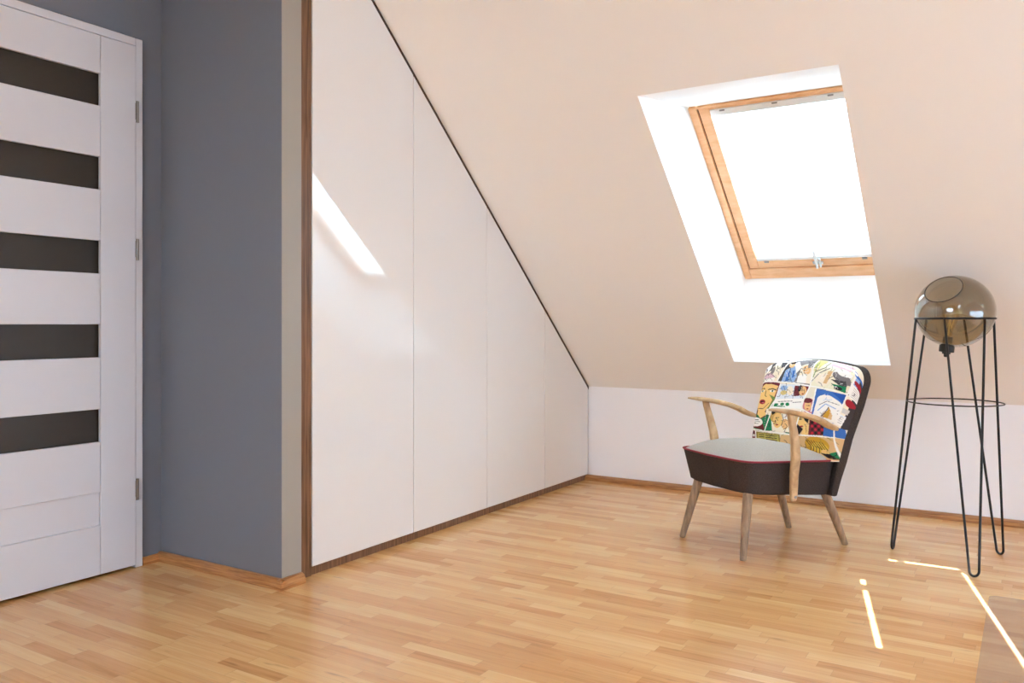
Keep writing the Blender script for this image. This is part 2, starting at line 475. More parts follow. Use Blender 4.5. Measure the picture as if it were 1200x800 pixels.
# ------------------------------------------------------------------ skylight window
def window(name, origin, e1, e2, w, h, fw=.038, sw=.052, fb=.075, sb=.058):
    """origin at the lower corner of the frame, e1 along, e2 up the roof; n points into the room"""
    e1 = e1.normalized(); e2 = e2.normalized(); n = e1.cross(e2)
    if n.z > 0: n = -n
    F = lambda bm, *a: fbox(bm, origin, e1, e2, n, *a)
    bm = bmesh.new()
    F(bm, 0, fw, 0, h, -.09, .012); F(bm, w - fw, w, 0, h, -.09, .012)
    F(bm, fw, w - fw, 0, fb, -.09, .012); F(bm, fw, w - fw, h - .012, h, -.09, .012)
    win = struct(link(name, bm, M_pine, bevel=.003))
    sx0, sx1, s0, s1 = fw + .005, w - fw - .005, fb + .005, h - .015
    bm = bmesh.new()
    F(bm, sx0, sx0 + sw, s0, s1, -.07, .006); F(bm, sx1 - sw, sx1, s0, s1, -.07, .006)
    F(bm, sx0 + sw, sx1 - sw, s0, s0 + sb, -.07, .006); F(bm, sx0 + sw, sx1 - sw, s1 - .012, s1, -.07, .006)
    link('sash', bm, M_pine, win, bevel=.004)
    # black seal in the gap between frame and sash
    bm = bmesh.new()
    F(bm, fw, fw + .005, fb, h - .012, -.06, -.004); F(bm, w - fw - .005, w - fw, fb, h - .012, -.06, -.004)
    F(bm, fw, w - fw, fb, fb + .005, -.06, -.004)
    link('seal', bm, M_seal, win)
    bm = bmesh.new(); F(bm, sx0 + sw - .01, sx1 - sw + .01, s0 + sb - .01, s1 - .004, -.056, -.050)
    link('pane', bm, M_pane, win)
    return win, n, (sx0 + sw, sx1 - sw, s0 + sb, s1 - .012)

e1 = Vector((1, 0, 0)); e2 = (WT - WB)
win, wn, (gx0, gx1, gy0, gy1) = window('window_1', WB, e1, e2, WX1 - WX0, e2.length, .037, .050, .072, .056)
win['label'] = 'pine-framed roof window set in the sloping ceiling'; win['category'] = 'roof window'
e2n = e2.normalized()
WF = lambda bm, *a: fbox(bm, WB, e1, e2n, wn, *a)
# latch at the middle of the lower sash
lx = (gx0 + gx1) / 2 + .012
bm = bmesh.new()
WF(bm, lx - .022, lx + .03, gy0 - .035, gy0 - .016, .0065, .014)
WF(bm, lx - .008, lx + .006, gy0 - .055, gy0 + .075, .0145, .026)
WF(bm, lx + .010, lx + .022, gy0 - .05, gy0 + .012, .0145, .022)
link('window_latch', bm, M_chrome, win, bevel=.003)
# blind (its own thing): headrail, fabric, bottom bar
bl = empty('window_blind', 'white pleated blind drawn down over the roof window', 'blind', WB)
inv = Matrix.Translation(-WB)
def blind_part(name, bm, m, **k):
    bm.transform(inv); return link(name, bm, m, bl, **k)
bm = bmesh.new()
NF = 60
fy0, fy1 = gy0 + .012, gy1 - .03
rows = []
for i in range(NF + 1):
    t = i / NF; z = -.018 + (.004 if i % 2 else 0)
    rows.append([bm.verts.new(WB + e1 * xx + e2n * lerp(fy0, fy1, t) + wn * z) for xx in (gx0 + .016, gx1 - .016)])
for A, B in zip(rows, rows[1:]): bm.faces.new((A[0], A[1], B[1], B[0]))
blind_part('fabric', bm, M_blind)
bm = bmesh.new(); WF(bm, gx0 + .002, gx1 - .002, gy1 - .034, gy1 + .002, -.026, .012); blind_part('headrail', bm, M_alu, bevel=.003)
bm = bmesh.new(); WF(bm, gx0 + .002, gx1 - .002, gy0 + .0, gy0 + .02, -.028, .010); blind_part('bottom_bar', bm, M_alu, bevel=.003)
for xx in (gx0 + .06, (gx0 + gx1) / 2, gx1 - .06):
    bm = bmesh.new(); WF(bm, xx - .012, xx + .012, gy1 - .006, gy1 + .001, .0122, .018); blind_part('bracket', bm, M_steel, bevel=.002)
for xx in (gx0 + .05, gx1 - .05):
    bm = bmesh.new(); WF(bm, xx - .012, xx + .012, gy0 - .012, gy0 - .001, .0062, .013); blind_part('clip', bm, M_steel, bevel=.002)
for xx in (gx0 + .007, gx1 - .007):
    bm = bmesh.new()
    tube(bm, [WB + e1 * xx + e2n * (gy0 + .02) + wn * -.01, WB + e1 * xx + e2n * (gy1 - .03) + wn * -.01], .0012, 6)
    blind_part('guide_cord', bm, M_alu)

# ------------------------------------------------------------------ added rear skylights (unseen, behind the camera), blinds set by their light
SUN = Vector((-.626, 1.58, -1.0))
def rear_frame(name, x0, x1, ya, yt):
    o = Vector(bp(x0, ya)); up = Vector(bp(x0, yt)) - o
    H = up.length; up.normalize(); ex = Vector((1, 0, 0)); n = up.cross(ex)
    if n.z > 0: n = -n
    w = x1 - x0
    bm = bmesh.new()
    for a in ((-.04, 0, -.04, H + .04), (w, w + .04, -.04, H + .04), (0, w, -.04, 0), (0, w, H, H + .04)):
        fbox(bm, o, ex, up, n, a[0], a[1], a[2], a[3], -.04, .02)
    wn_ = struct(link(name, bm, M_pine, bevel=.003))
    bm = bmesh.new(); fbox(bm, o, ex, up, n, 0, w, 0, H, -.035, -.030); link('pane', bm, M_pane, wn_)
    return o, ex, up, n, w, H, wn_
def to_plane(x, y):
    """floor point -> point on the rear slope the sun ray came through, in (X, dist up slope)"""
    k = SUN.y
    z = (ZK + SL * (y - YB)) / (1 + SL * k)
    Y = y - k * z; X = x - SUN.x * z
    return X, (Y - RYB) * math.sqrt(1 + SL * SL)

# small added skylight: blind gaps shaped to throw sun strips on the floor
o, ex, up, n, w, H, rb = rear_frame('window_added_2', *REAR[0])
xB, yTop = to_plane(-.236, 3.70)
xA = xB - .385
bx0, bx1 = xA + .008 - REAR[0][0], xB - .0055 - REAR[0][0]
ax0, cx1 = xA - .008 - REAR[0][0], xB + .0055 - REAR[0][0]
Yt = lambda y: to_plane(0, y)[1]
tC0, tC1 = Yt(3.690), Yt(3.708)
bm = bmesh.new()
def rect(u0, u1, v0, v1):
    if u1 > u0 and v1 > v0: quad(bm, o + ex * u0 + up * v0, o + ex * u1 + up * v0, o + ex * u1 + up * v1, o + ex * u0 + up * v1)
rect(bx0, bx1, 0, tC0)                             # cloth
rect(0, ax0, 0, H); rect(cx1, w, 0, H)             # masks outside the side gaps
rect(ax0, cx1, tC1, H)                             # mask above the top gap
rect(ax0, bx0, 0, Yt(2.68)); rect(ax0, bx0, Yt(3.228), Yt(3.30)); rect(ax0, bx0, Yt(3.36), tC1)  # pieces interrupt the left gap so its sun strip breaks up
xs = lambda x: to_plane(x, 3.70)[0] - REAR[0][0]
rect(bx0, xs(-.498), tC0, tC1); rect(xs(-.468), xs(-.438), tC0, tC1); rect(xs(-.222), bx1, tC0, tC1)
rect(bx1, cx1, Yt(3.655), tC1); rect(bx1, cx1, 0, Yt(2.40))
link('added_blind', bm, M_blind2, rb)
o, ex, up, n, w, H, rb = rear_frame('window_added_3', *REAR[1])  # unseen skylight, added to fill the room with light from behind
bm = bmesh.new(); quad(bm, o, o + ex * w, o + ex * w + up * H, o + up * H); link('added_blind', bm, M_blind3, rb)

# ------------------------------------------------------------------ armchair
CH = Vector((-1.003, 3.715, 0))
F_ = Vector((-.565, -.825, 0)).normalized()
ang = math.atan2(F_.y, F_.x) - PI / 2
chair = empty('armchair', 'low retro armchair with comic print backrest and grey seat beneath the roof window', 'armchair', CH, ang)
# local frame: y forward (a), x = -b
def L(a, b, z): return Vector((-b, a, z))

# seat outline (a,b), going round; f = 0 bottom, 1 top
def seat_outline(f, n=96, grow=0.0):
    hf = lerp(.218, .243, f) + grow; hb = lerp(.205, .232, f) + grow
    af = lerp(.262, .288, f) + grow; ab = -.205 - .01 * f - grow
    pts = []
    # superellipse-like with bowed front
    for k in range(n):
        t = 2 * PI * k / n
        c, s_ = math.cos(t), math.sin(t)
        e = .22
        u = math.copysign(abs(c) ** e, c); v = math.copysign(abs(s_) ** e, s_)
        a = lerp(ab, af, (u + 1) / 2); 
        hw = lerp(hb, hf, (u + 1) / 2)
        b = v * hw
        if u > 0: a += (.030 * (1 - v * v) - .012) * smoothstep(u)
        pts.append((a, b))
    return pts
def seat_z(a, f):
    bot = lerp(.226, .268, (a + .2) / .48); top = lerp(.378, .402, (a + .2) / .48)
    return lerp(bot, top, f)
bm = bmesh.new()
rings = []
for f in (0, .04, .25, .5, .75, .96, 1):
    g = -.008 if f in (0, 1) else 0
    rings.append([bm.verts.new(L(a, b - .01, seat_z(a, f))) for a, b in seat_outline(f, grow=g)])
ring_faces(bm, rings)
link('seat_base', bm, M_seatd, chair, smooth=False)
# cushion dome
bm = bmesh.new()
out = seat_outline(1, grow=-.004)
ca = .05
rings = []
for s_ in (1, .985, .95, .88, .78, .64, .48, .3, .12):
    h = .066 * (1 - s_ ** 2.6)
    rings.append([bm.verts.new(L(ca + (a - ca) * s_, b * s_ - .01, seat_z(ca + (a - ca) * s_, 1) - .002 + h)) for a, b in out])
ring_faces(bm, rings)
link('seat_cushion', bm, M_seatl, chair, smooth=True)
bm = bmesh.new()
tube(bm, [L(a, b - .01, seat_z(a, 1) + .001) for a, b in seat_outline(1, grow=.0005)], .0042, 8, loop=True)
link('piping', bm, M_pipe, chair, smooth=True)

# backrest ---------------------------------------------------------------
zs = [.20, .23, .30, .375, .47, .61, .72, .80]
back_a = [-.205, -.208, -.220, -.238, -.264, -.322, -.354, -.375]
front_a = [-.170, -.172, -.176, -.183, -.208, -.264, -.305, -.335]
def bcen(z): return interp(z, [.37, .75], [-.030, -.044])
def bhalf(z): return interp(z, [.22, .375, .72, .8], [.244, .275, .310, .313])
ZT = .797
def bk_outline(n=26):
    """outline (b, z) anticlockwise from lower left; rounded top corners, crowned top"""
    pts = []
    r = .075
    for i in range(n + 1):
        z = lerp(.228, ZT - r - .02, i / n); pts.append((bcen(z) + bhalf(z), z))
    cz = ZT - .02 - r; hw = bhalf(cz)
    for i in range(1, 10):
        t = PI / 2 * i / 10
        pts.append((bcen(cz) + hw - r + r * math.cos(t), cz + r * math.sin(t)))
    for i in range(0, 25):
        x = lerp(hw - r, -(hw - r), i / 24)
        pts.append((bcen(cz) + x, ZT - .02 + .020 * (1 - (x / (hw - r)) ** 2)))
    for i in range(1, 10):
        t = PI / 2 + PI / 2 * i / 10
        pts.append((bcen(cz) - hw + r + r * math.cos(t), cz + r * math.sin(t)))
    for i in range(n + 1):
        z = lerp(ZT - r - .02, .228, i / n); pts.append((bcen(z) - bhalf(z), z))
    return pts
ol = bk_outline()
bm = bmesh.new()
rings = []
for t, g in ((0, -.006), (.12, 0), (.5, .002), (.88, 0), (1, -.006)):
    R_ = []
    for b, z in ol:
        k = 1 + g / .28
        bb = bcen(z) + (b - bcen(z)) * k; zz = .5 + (z - .5) * k
        a = lerp(interp(zz, zs, front_a) - .002, interp(zz, zs, back_a), t)
        R_.append(bm.verts.new(L(a, bb, zz)))
    rings.append(R_)
ring_faces(bm, rings)
bmesh.ops.triangulate(bm, faces=[f for f in bm.faces if len(f.verts) > 4])
back = link('back_shell', bm, M_seatd, chair)

# comic-print front cushion: dense grid, colours of the printed cloth stored per vertex
NU, NV = 300, 250
ZB = .378
def cush_point(u, v):
    """u -1..1 (towards +b), v 0..1 up"""
    # square -> rounded outline
    z = lerp(ZB, ZT, v)
    r = .075
    cz = ZT - .02 - r
    hw_full = bhalf(min(z, cz)); 
    topz = lambda b: ZT - .02 + .020 * (1 - min(1, abs(b) / (bhalf(cz) - r)) ** 2) if abs(b) < bhalf(cz) - r else cz + math.sqrt(max(0, r * r - (abs(b) - (bhalf(cz) - r)) ** 2))
    b = u * hw_full
    zt = topz(min(abs(b), bhalf(cz) * .9995))
    z = lerp(ZB, zt, v)
    b = u * bhalf(min(z, cz))
    edge = min(1 - abs(u), (1 - v) * 1.6, 1.0)
    # bulge: flat middle, rolls over at the rim
    e = max(0.0, edge)
    d = .028 * (1 - (1 - min(1, e / .14)) ** 2.4) + .012 * (1 - u * u)
    a = interp(z, zs, front_a) - .003 + d
    return L(a, bcen(z) + b, z)

# printed pattern ---------------------------------------------------------
W_ = (250, 247, 240); K_ = (34, 28, 32); SK = (243, 201, 126); SK2 = (238, 190, 130); CR = (246, 234, 212)
GR = (30, 130, 82); RD = (165, 36, 50); MA = (112, 40, 48); BL = (62, 112, 190); LB = (150, 182, 222); GY = (128, 122, 122); DG = (74, 68, 70); YE = (228, 190, 72); OL = (150, 134, 62); TN = (222, 184, 132); GO = (210, 160, 52)
SH = []     # (polygon pts, colour)
def P(c, *p): SH.append(([tuple(q) for q in p], c))
def E(c, x, y, rx, ry, rot=0, n=20):
    co, si = math.cos(rot), math.sin(rot)
    SH.append(([(x + rx * math.cos(2 * PI * k / n) * co - ry * math.sin(2 * PI * k / n) * si, y + rx * math.cos(2 * PI * k / n) * si + ry * math.sin(2 * PI * k / n) * co) for k in range(n)], c))
def LN(c, w, *p):
    for (x0, y0), (x1, y1) in zip(p, p[1:]):
        d = math.hypot(x1 - x0, y1 - y0) or 1
        nx, ny = -(y1 - y0) / d * w / 2, (x1 - x0) / d * w / 2
        SH.append(([(x0 + nx, y0 + ny), (x1 + nx, y1 + ny), (x1 - nx, y1 - ny), (x0 - nx, y0 - ny)], c))
# canvas 0..914 x 0..800, laid out like the cloth
# strip down the left edge
P(LB, (120, 150), (190, 150), (150, 260), (95, 260)); P(BL, (118, 185), (180, 185), (150, 255), (105, 255)); P(K_, (95, 262), (140, 268), (130, 310), (85, 310)); P(GR, (90, 315), (130, 312), (115, 350), (82, 352)); P(TN, (82, 352), (120, 352), (105, 440), (62, 440)); P(MA, (90, 360), (104, 360), (96, 400), (84, 400))
# top left: two grey-shaded faces
P(CR, (200, 55), (372, 85), (293, 214), (122, 184)); E(DG, 245, 92, 22, 38, .3); E(W_, 222, 100, 26, 28, .3); E(DG, 330, 90, 26, 30, .3); E(CR, 290, 110, 30, 36, .3); E(GY, 262, 128, 13, 30, .4); P(GR, (150, 130), (195, 120), (190, 178), (135, 178)); E((226, 190, 200), 235, 165, 40, 22, .3); LN(K_, 4, (210, 85), (222, 110), (212, 128)); LN(K_, 4, (290, 95), (300, 118), (285, 135)); LN(K_, 3, (200, 150), (250, 150), (290, 190)); P(W_, (205, 180), (280, 180), (270, 205), (200, 196))
# top middle: blue suit
P(GY, (372, 82), (552, 82), (520, 262), (293, 214)); P(DG, (375, 92), (420, 84), (330, 215), (296, 210)); P(W_, (400, 100), (440, 92), (470, 130), (430, 170)); P(LB, (355, 140), (420, 118), (432, 190), (412, 232), (325, 218)); P(BL, (365, 160), (385, 150), (372, 222), (350, 220)); P(BL, (405, 150), (420, 150), (410, 200), (398, 200)); LN(K_, 3, (390, 130), (380, 180), (395, 225)); E(SK2, 398, 108, 20, 22); P(K_, (384, 92), (416, 88), (418, 104), (384, 104))
P(CR, (470, 118), (540, 100), (528, 250), (428, 236)); E(SK2, 500, 150, 26, 32); P(W_, (440, 190), (500, 175), (490, 245), (430, 236)); LN(K_, 3, (490, 130), (480, 170), (500, 190)); P(GY, (505, 100), (545, 92), (540, 130), (510, 140))
# top right: light tones
P((240, 233, 205), (556, 70), (815, 130), (742, 292), (516, 262)); P((214, 206, 130), (560, 85), (625, 85), (560, 165), (545, 150)); P((238, 190, 196), (680, 85), (790, 108), (770, 135), (640, 110)); P(W_, (690, 130), (790, 150), (760, 200), (650, 170)); E(GY, 720, 190, 62, 34, .5); P(DG, (650, 205), (740, 205), (742, 245), (700, 240)); E(W_, 735, 150, 42, 26, .2); E(CR, 600, 215, 50, 40, -.5); P(TN, (640, 150), (668, 150), (620, 240), (600, 236)); P(GR, (650, 235), (740, 245), (732, 290), (690, 275)); E(K_, 690, 262, 26, 12); LN(K_, 4, (560, 160), (620, 130), (640, 95)); LN(GY, 5, (520, 240), (580, 170), (650, 130)); LN((120, 150, 90), 5, (565, 100), (560, 150), (540, 200)); LN(K_, 3, (640, 200), (670, 180), (700, 200)); P(BL, (790, 118), (850, 125), (850, 160), (806, 142))
# woman's face, left
P(MA, (188, 190), (318, 230), (206, 556), (62, 512)); P(SK, (200, 212), (308, 240), (268, 335), (218, 404), (205, 420), (222, 440), (150, 470), (140, 430), (150, 395), (130, 350), (135, 300)); P(MA, (185, 190), (318, 230), (306, 250), (255, 226), (205, 218), (175, 232)); LN(K_, 6, (168, 240), (195, 246), (205, 256)); LN(K_, 7, (226, 262), (262, 262), (288, 276)); E(W_, 184, 264, 15, 7, .15); E(W_, 258, 278, 17, 8, .2); E(K_, 186, 264, 6, 7); E(K_, 260, 278, 7, 7); E(GR, 186, 264, 3, 4); E(GR, 260, 278, 3, 4); LN(K_, 4, (212, 268), (204, 302), (216, 314)); E(RD, 184, 345, 24, 17, .25); E(K_, 182, 344, 16, 4, .25); E((220, 110, 110), 190, 352, 10, 4, .2); LN(K_, 4, (150, 388), (190, 396), (236, 360)); LN(K_, 6, (270, 330), (240, 380), (206, 420)); P((120, 140, 70), (235, 300), (285, 330), (250, 420), (222, 430), (215, 410), (262, 345)); P(GR, (100, 415), (150, 432), (176, 468), (230, 440), (205, 540), (190, 500), (120, 450), (80, 440)); LN(K_, 5, (150, 400), (140, 440), (175, 470)); LN(K_, 4, (130, 310), (118, 370), (125, 410)); E(W_, 132, 482, 60, 32, .25); LN(K_, 3, (95, 468), (168, 486)); LN(K_, 3, (90, 480), (160, 498)); LN(K_, 3, (110, 462), (160, 472)); P(GR, (64, 505), (120, 522), (190, 545), (180, 556), (62, 520))
# middle: small pair + caption
P((226, 232, 238), (322, 236), (518, 264), (478, 352), (276, 342)); E(LB, 345, 268, 26, 18, .2); E(CR, 385, 290, 24, 32); LN(K_, 3, (340, 250), (352, 290), (335, 320)); E((214, 196, 130), 340, 300, 24, 16); P(MA, (418, 258), (510, 264), (500, 300), (440, 330), (405, 330)); E(SK2, 470, 296, 24, 34, .3); E(K_, 450, 280, 10, 22, .3); LN(K_, 3, (462, 290), (480, 292)); E(RD, 468, 316, 7, 4)
P(W_, (274, 346), (476, 356), (456, 414), (236, 396)); LN(GY, 4, (300, 360), (400, 364)); LN(GY, 4, (400, 374), (460, 372)); E(GR, 282, 378, 22, 8); E(GR, 330, 380, 14, 10); E(GR, 366, 384, 14, 12); LN(GR, 7, (255, 385), (350, 398))
# pink figure
P(CR, (480, 352), (545, 330), (560, 300), (540, 470), (420, 460), (452, 418)); E((206, 130, 140), 506, 400, 38, 56, .1); E(SK2, 500, 400, 22, 34, .1); E(MA, 500, 362, 30, 18); LN(K_, 3, (490, 395), (512, 398)); P((206, 130, 140), (520, 420), (555, 440), (545, 480), (500, 470)); E(RD, 498, 420, 7, 4)
# mountain
P(BL, (556, 276), (738, 302), (655, 520), (520, 480)); P((40, 90, 170), (650, 292), (738, 302), (715, 372), (690, 330)); P(W_, (560, 350), (600, 318), (640, 320), (690, 352), (715, 385), (660, 515), (525, 478)); E(W_, 615, 352, 55, 34); LN(GY, 4, (570, 390), (620, 360), (690, 380)); LN(LB, 6, (560, 430), (610, 380), (670, 410)); P(TN, (628, 400), (648, 455), (640, 490), (575, 470)); P(GO, (628, 400), (640, 430), (620, 478), (590, 472)); LN(K_, 4, (628, 400), (600, 450), (580, 470))
# lower middle
P(CR, (216, 400), (470, 420), (420, 600), (200, 556)); P(GR, (214, 440), (250, 450), (262, 560), (200, 552)); E((214, 170, 96), 285, 455, 40, 52); E(SK, 300, 490, 34, 52); P(K_, (250, 420), (300, 408), (300, 425), (262, 450)); E(W_, 370, 480, 36, 58); E(SK2, 352, 520, 24, 36); LN(K_, 4, (330, 450), (340, 490), (325, 530)); LN(K_, 4, (286, 470), (310, 472)); E(RD, 296, 520, 10, 5); P(W_, (390, 470), (420, 480), (400, 590), (370, 570)); P(GR, (355, 575), (400, 585), (396, 600), (350, 590))
P(TN, (420, 465), (520, 480), (505, 600), (408, 590)); E(SK, 462, 500, 32, 40); P(K_, (430, 520), (470, 560), (440, 600), (425, 560)); P(K_, (470, 470), (505, 482), (500, 520), (480, 500)); E(RD, 458, 540, 12, 5); LN(K_, 4, (440, 490), (462, 492)); P(SK, (470, 540), (500, 530), (500, 596), (460, 596))
P(MA, (512, 482), (600, 505), (590, 604), (500, 600)); 
for i in range(4):
    for j in range(4): E((206, 40, 60) if (i + j) % 2 else K_, 525 + 20 * i, 515 + 24 * j, 8, 9)
P(BL, (598, 520), (650, 530), (646, 616), (588, 606)); P(W_, (606, 520), (648, 530), (640, 560), (612, 545))
# bottom strip
P(MA, (62, 520), (132, 548), (130, 612), (70, 600)); E(K_, 95, 560, 20, 14); E(W_, 118, 576, 8, 10)
P(OL, (136, 552), (312, 588), (320, 660), (136, 630)); P((190, 176, 90), (150, 562), (300, 594), (304, 640), (150, 616))
for j in range(3): LN(K_, 5, (158, 574 + 15 * j), (200, 582 + 15 * j)); LN(K_, 5, (210, 584 + 15 * j), (292, 600 + 15 * j))
P(TN, (318, 592), (660, 622), (660, 800), (300, 720)); P(BL, (655, 530), (700, 545), (690, 625), (648, 612)); P(TN, (655, 620), (720, 630), (720, 800), (640, 790)); E(K_, 412, 630, 18, 14); P(K_, (398, 640), (440, 660), (420, 690), (390, 670)); E(GO, 545, 670, 74, 56, .35); E(YE, 560, 690, 52, 34, .4)
for k in range(7): LN(K_, 4, (480 + 16 * k, 630 + 4 * k), (510 + 16 * k, 680 + 6 * k), (500 + 18 * k, 720 + 4 * k))
E(SK, 590, 726, 26, 18, .5); P(K_, (560, 730), (640, 745), (640, 790), (600, 770)); P(GR, (610, 735), (650, 720), (640, 790))
# strip down the right edge
P((66, 58, 60), (822, 142), (870, 150), (790, 420), (720, 560), (684, 545), (768, 300)); P(LB, (800, 142), (822, 142), (768, 300), (742, 300)); P(CR, (742, 300), (768, 300), (684, 545), (655, 540)); P(W_, (772, 200), (820, 215), (780, 315), (745, 300)); P(RD, (795, 165), (832, 172), (822, 205), (790, 198)); E(RD, 748, 350, 20, 30, .3); P(W_, (688, 440), (720, 455), (690, 530), (655, 520)); P((210, 205, 200), (712, 395), (740, 400), (726, 440), (702, 430))
for j in range(6): LN(GY, 3, (785 - 5 * j, 222 + 14 * j), (812 - 5 * j, 230 + 14 * j))
for j in range(4): LN(GY, 3, (690 - 5 * j, 462 + 14 * j), (708 - 5 * j, 468 + 14 * j))
rng = random.Random(11)
def hatch(x0, y0, x1, y1, k, cols):
    for _ in range(k):
        x, y = rng.uniform(x0, x1), rng.uniform(y0, y1); t = rng.uniform(0, PI); l = rng.uniform(8, 22)
        LN(rng.choice(cols), rng.uniform(1.8, 3.2), (x, y), (x + l * math.cos(t), y + l * math.sin(t)), (x + l * math.cos(t) + l * math.cos(t + .7), y + l * math.sin(t) + l * math.sin(t + .7)))
hatch(150, 80, 360, 190, 26, (K_, DG, GY)); hatch(330, 90, 540, 240, 30, (K_, DG, W_)); hatch(540, 90, 790, 280, 44, (K_, GY, W_))
hatch(290, 245, 500, 340, 22, (K_, GY)); hatch(210, 420, 300, 580, 16, (K_, DG)); hatch(340, 420, 530, 590, 26, (K_, MA)); hatch(560, 300, 720, 480, 18, (GY, LB, W_))
hatch(330, 610, 640, 770, 34, (K_, OL)); hatch(70, 530, 130, 610, 6, (W_, K_))
# white gutters between the panels
for g in (((200, 55), (372, 85), (556, 72), (815, 128)), ((372, 85), (293, 214)), ((122, 184), (293, 216), (520, 262), (740, 294), (742, 300)), ((556, 72), (518, 262), (476, 354), (455, 416)), ((188, 190), (62, 512)), ((320, 232), (204, 558)), ((276, 344), (478, 354)), ((236, 398), (456, 416), (540, 470), (655, 522)), ((62, 516), (204, 556), (410, 598), (648, 618)), ((460, 416), (408, 598)), ((134, 548), (132, 640)), ((556, 276), (520, 440)), ((805, 140), (742, 296), (655, 522), (640, 790))):
    LN(W_, 8, *g)

# rows of vertices -> canvas coordinates
U = np.linspace(-1, 1, NU + 1); V = np.linspace(0, 1, NV + 1)
# canvas corners of the cloth (u=-1 is the picture's left side)
c00, c10, c01, c11 = np.array((64, 640.)), np.array((628, 800.)), np.array((190, 60.)), np.array((845, 100.))
UU, VV = np.meshgrid((U + 1) / 2, V)
XX = (1 - UU) * (1 - VV) * c00[0] + UU * (1 - VV) * c10[0] + (1 - UU) * VV * c01[0] + UU * VV * c11[0]
YY = (1 - UU) * (1 - VV) * c00[1] + UU * (1 - VV) * c10[1] + (1 - UU) * VV * c01[1] + UU * VV * c11[1]
IMG = np.ones(XX.shape + (4,)); IMG[..., :3] = np.array(srgb(236, 226, 204))
for poly, c in SH:
    px_ = np.array([p[0] for p in poly]); py_ = np.array([p[1] for p in poly])
    box_ = (XX >= px_.min()) & (XX <= px_.max()) & (YY >= py_.min()) & (YY <= py_.max())
    if not box_.any(): continue
    xx, yy = XX[box_], YY[box_]
    inside = np.zeros(xx.shape, bool)
    j = len(poly) - 1
    for i in range(len(poly)):
        dy = py_[j] - py_[i]
        if dy != 0:
            cond = ((py_[i] > yy) != (py_[j] > yy)) & (xx < (px_[j] - px_[i]) * (yy - py_[i]) / dy + px_[i])
            inside ^= cond
        j = i
    sub = IMG[box_]; sub[inside, :3] = np.array(srgb(*c)); IMG[box_] = sub
bm = bmesh.new()
grid = [[bm.verts.new(cush_point(u, v)) for u in U] for v in V]
for j in range(NV):
    for i in range(NU):
        bm.faces.new((grid[j][i], grid[j][i + 1], grid[j + 1][i + 1], grid[j + 1][i]))
a = N('comic_print_cotton')
p = a.n('ShaderNodeBsdfPrincipled'); p.inputs['Roughness'].default_value = .75; p.inputs['Specular IOR Level'].default_value = .25
at = a.n('ShaderNodeAttribute', attribute_name='print'); a.l(at.outputs['Color'], p.inputs['Base Color'])
wv = a.n('ShaderNodeTexNoise'); wv.inputs['Scale'].default_value = 900
bu = a.n('ShaderNodeBump'); bu.inputs['Strength'].default_value = .15; bu.inputs['Distance'].default_value = .001
a.l(wv.outputs['Fac'], bu.inputs['Height']); a.l(bu.outputs[0], p.inputs['Normal'])
a.surf(p.outputs[0])
cush = link('back_cushion', bm, a.m, chair, smooth=True)
cush['label'] = 'backrest front in colourful comic strip print'
at_ = cush.data.color_attributes.new('print', 'FLOAT_COLOR', 'POINT')
at_.data.foreach_set('color', IMG.reshape(-1).astype(np.float32))

# legs
for (a0, b0), (a1, b1) in (((.285, -.217), (.215, -.175)), ((.283, .200), (.225, .165)), ((-.28, -.160), (-.185, -.135)), ((-.29, .178), (-.188, .150))):
    p0, p1 = L(a0, b0, 0.0), L(a1, b1, seat_z(a1, 0) + .03)
    bm = bmesh.new()
    ts = [0, .01, .03, .2, .4, .6, .8, 1]
    tube(bm, [p0.lerp(p1, t) for t in ts], [.0105, .0125, .0132, .0150, .0170, .0185, .0198, .0205], 20)
    # level foot
    for v in bm.verts:
        if v.co.z < .004: v.co.z = max(0, v.co.z)
    link('leg', bm, M_leg, chair, smooth=True)

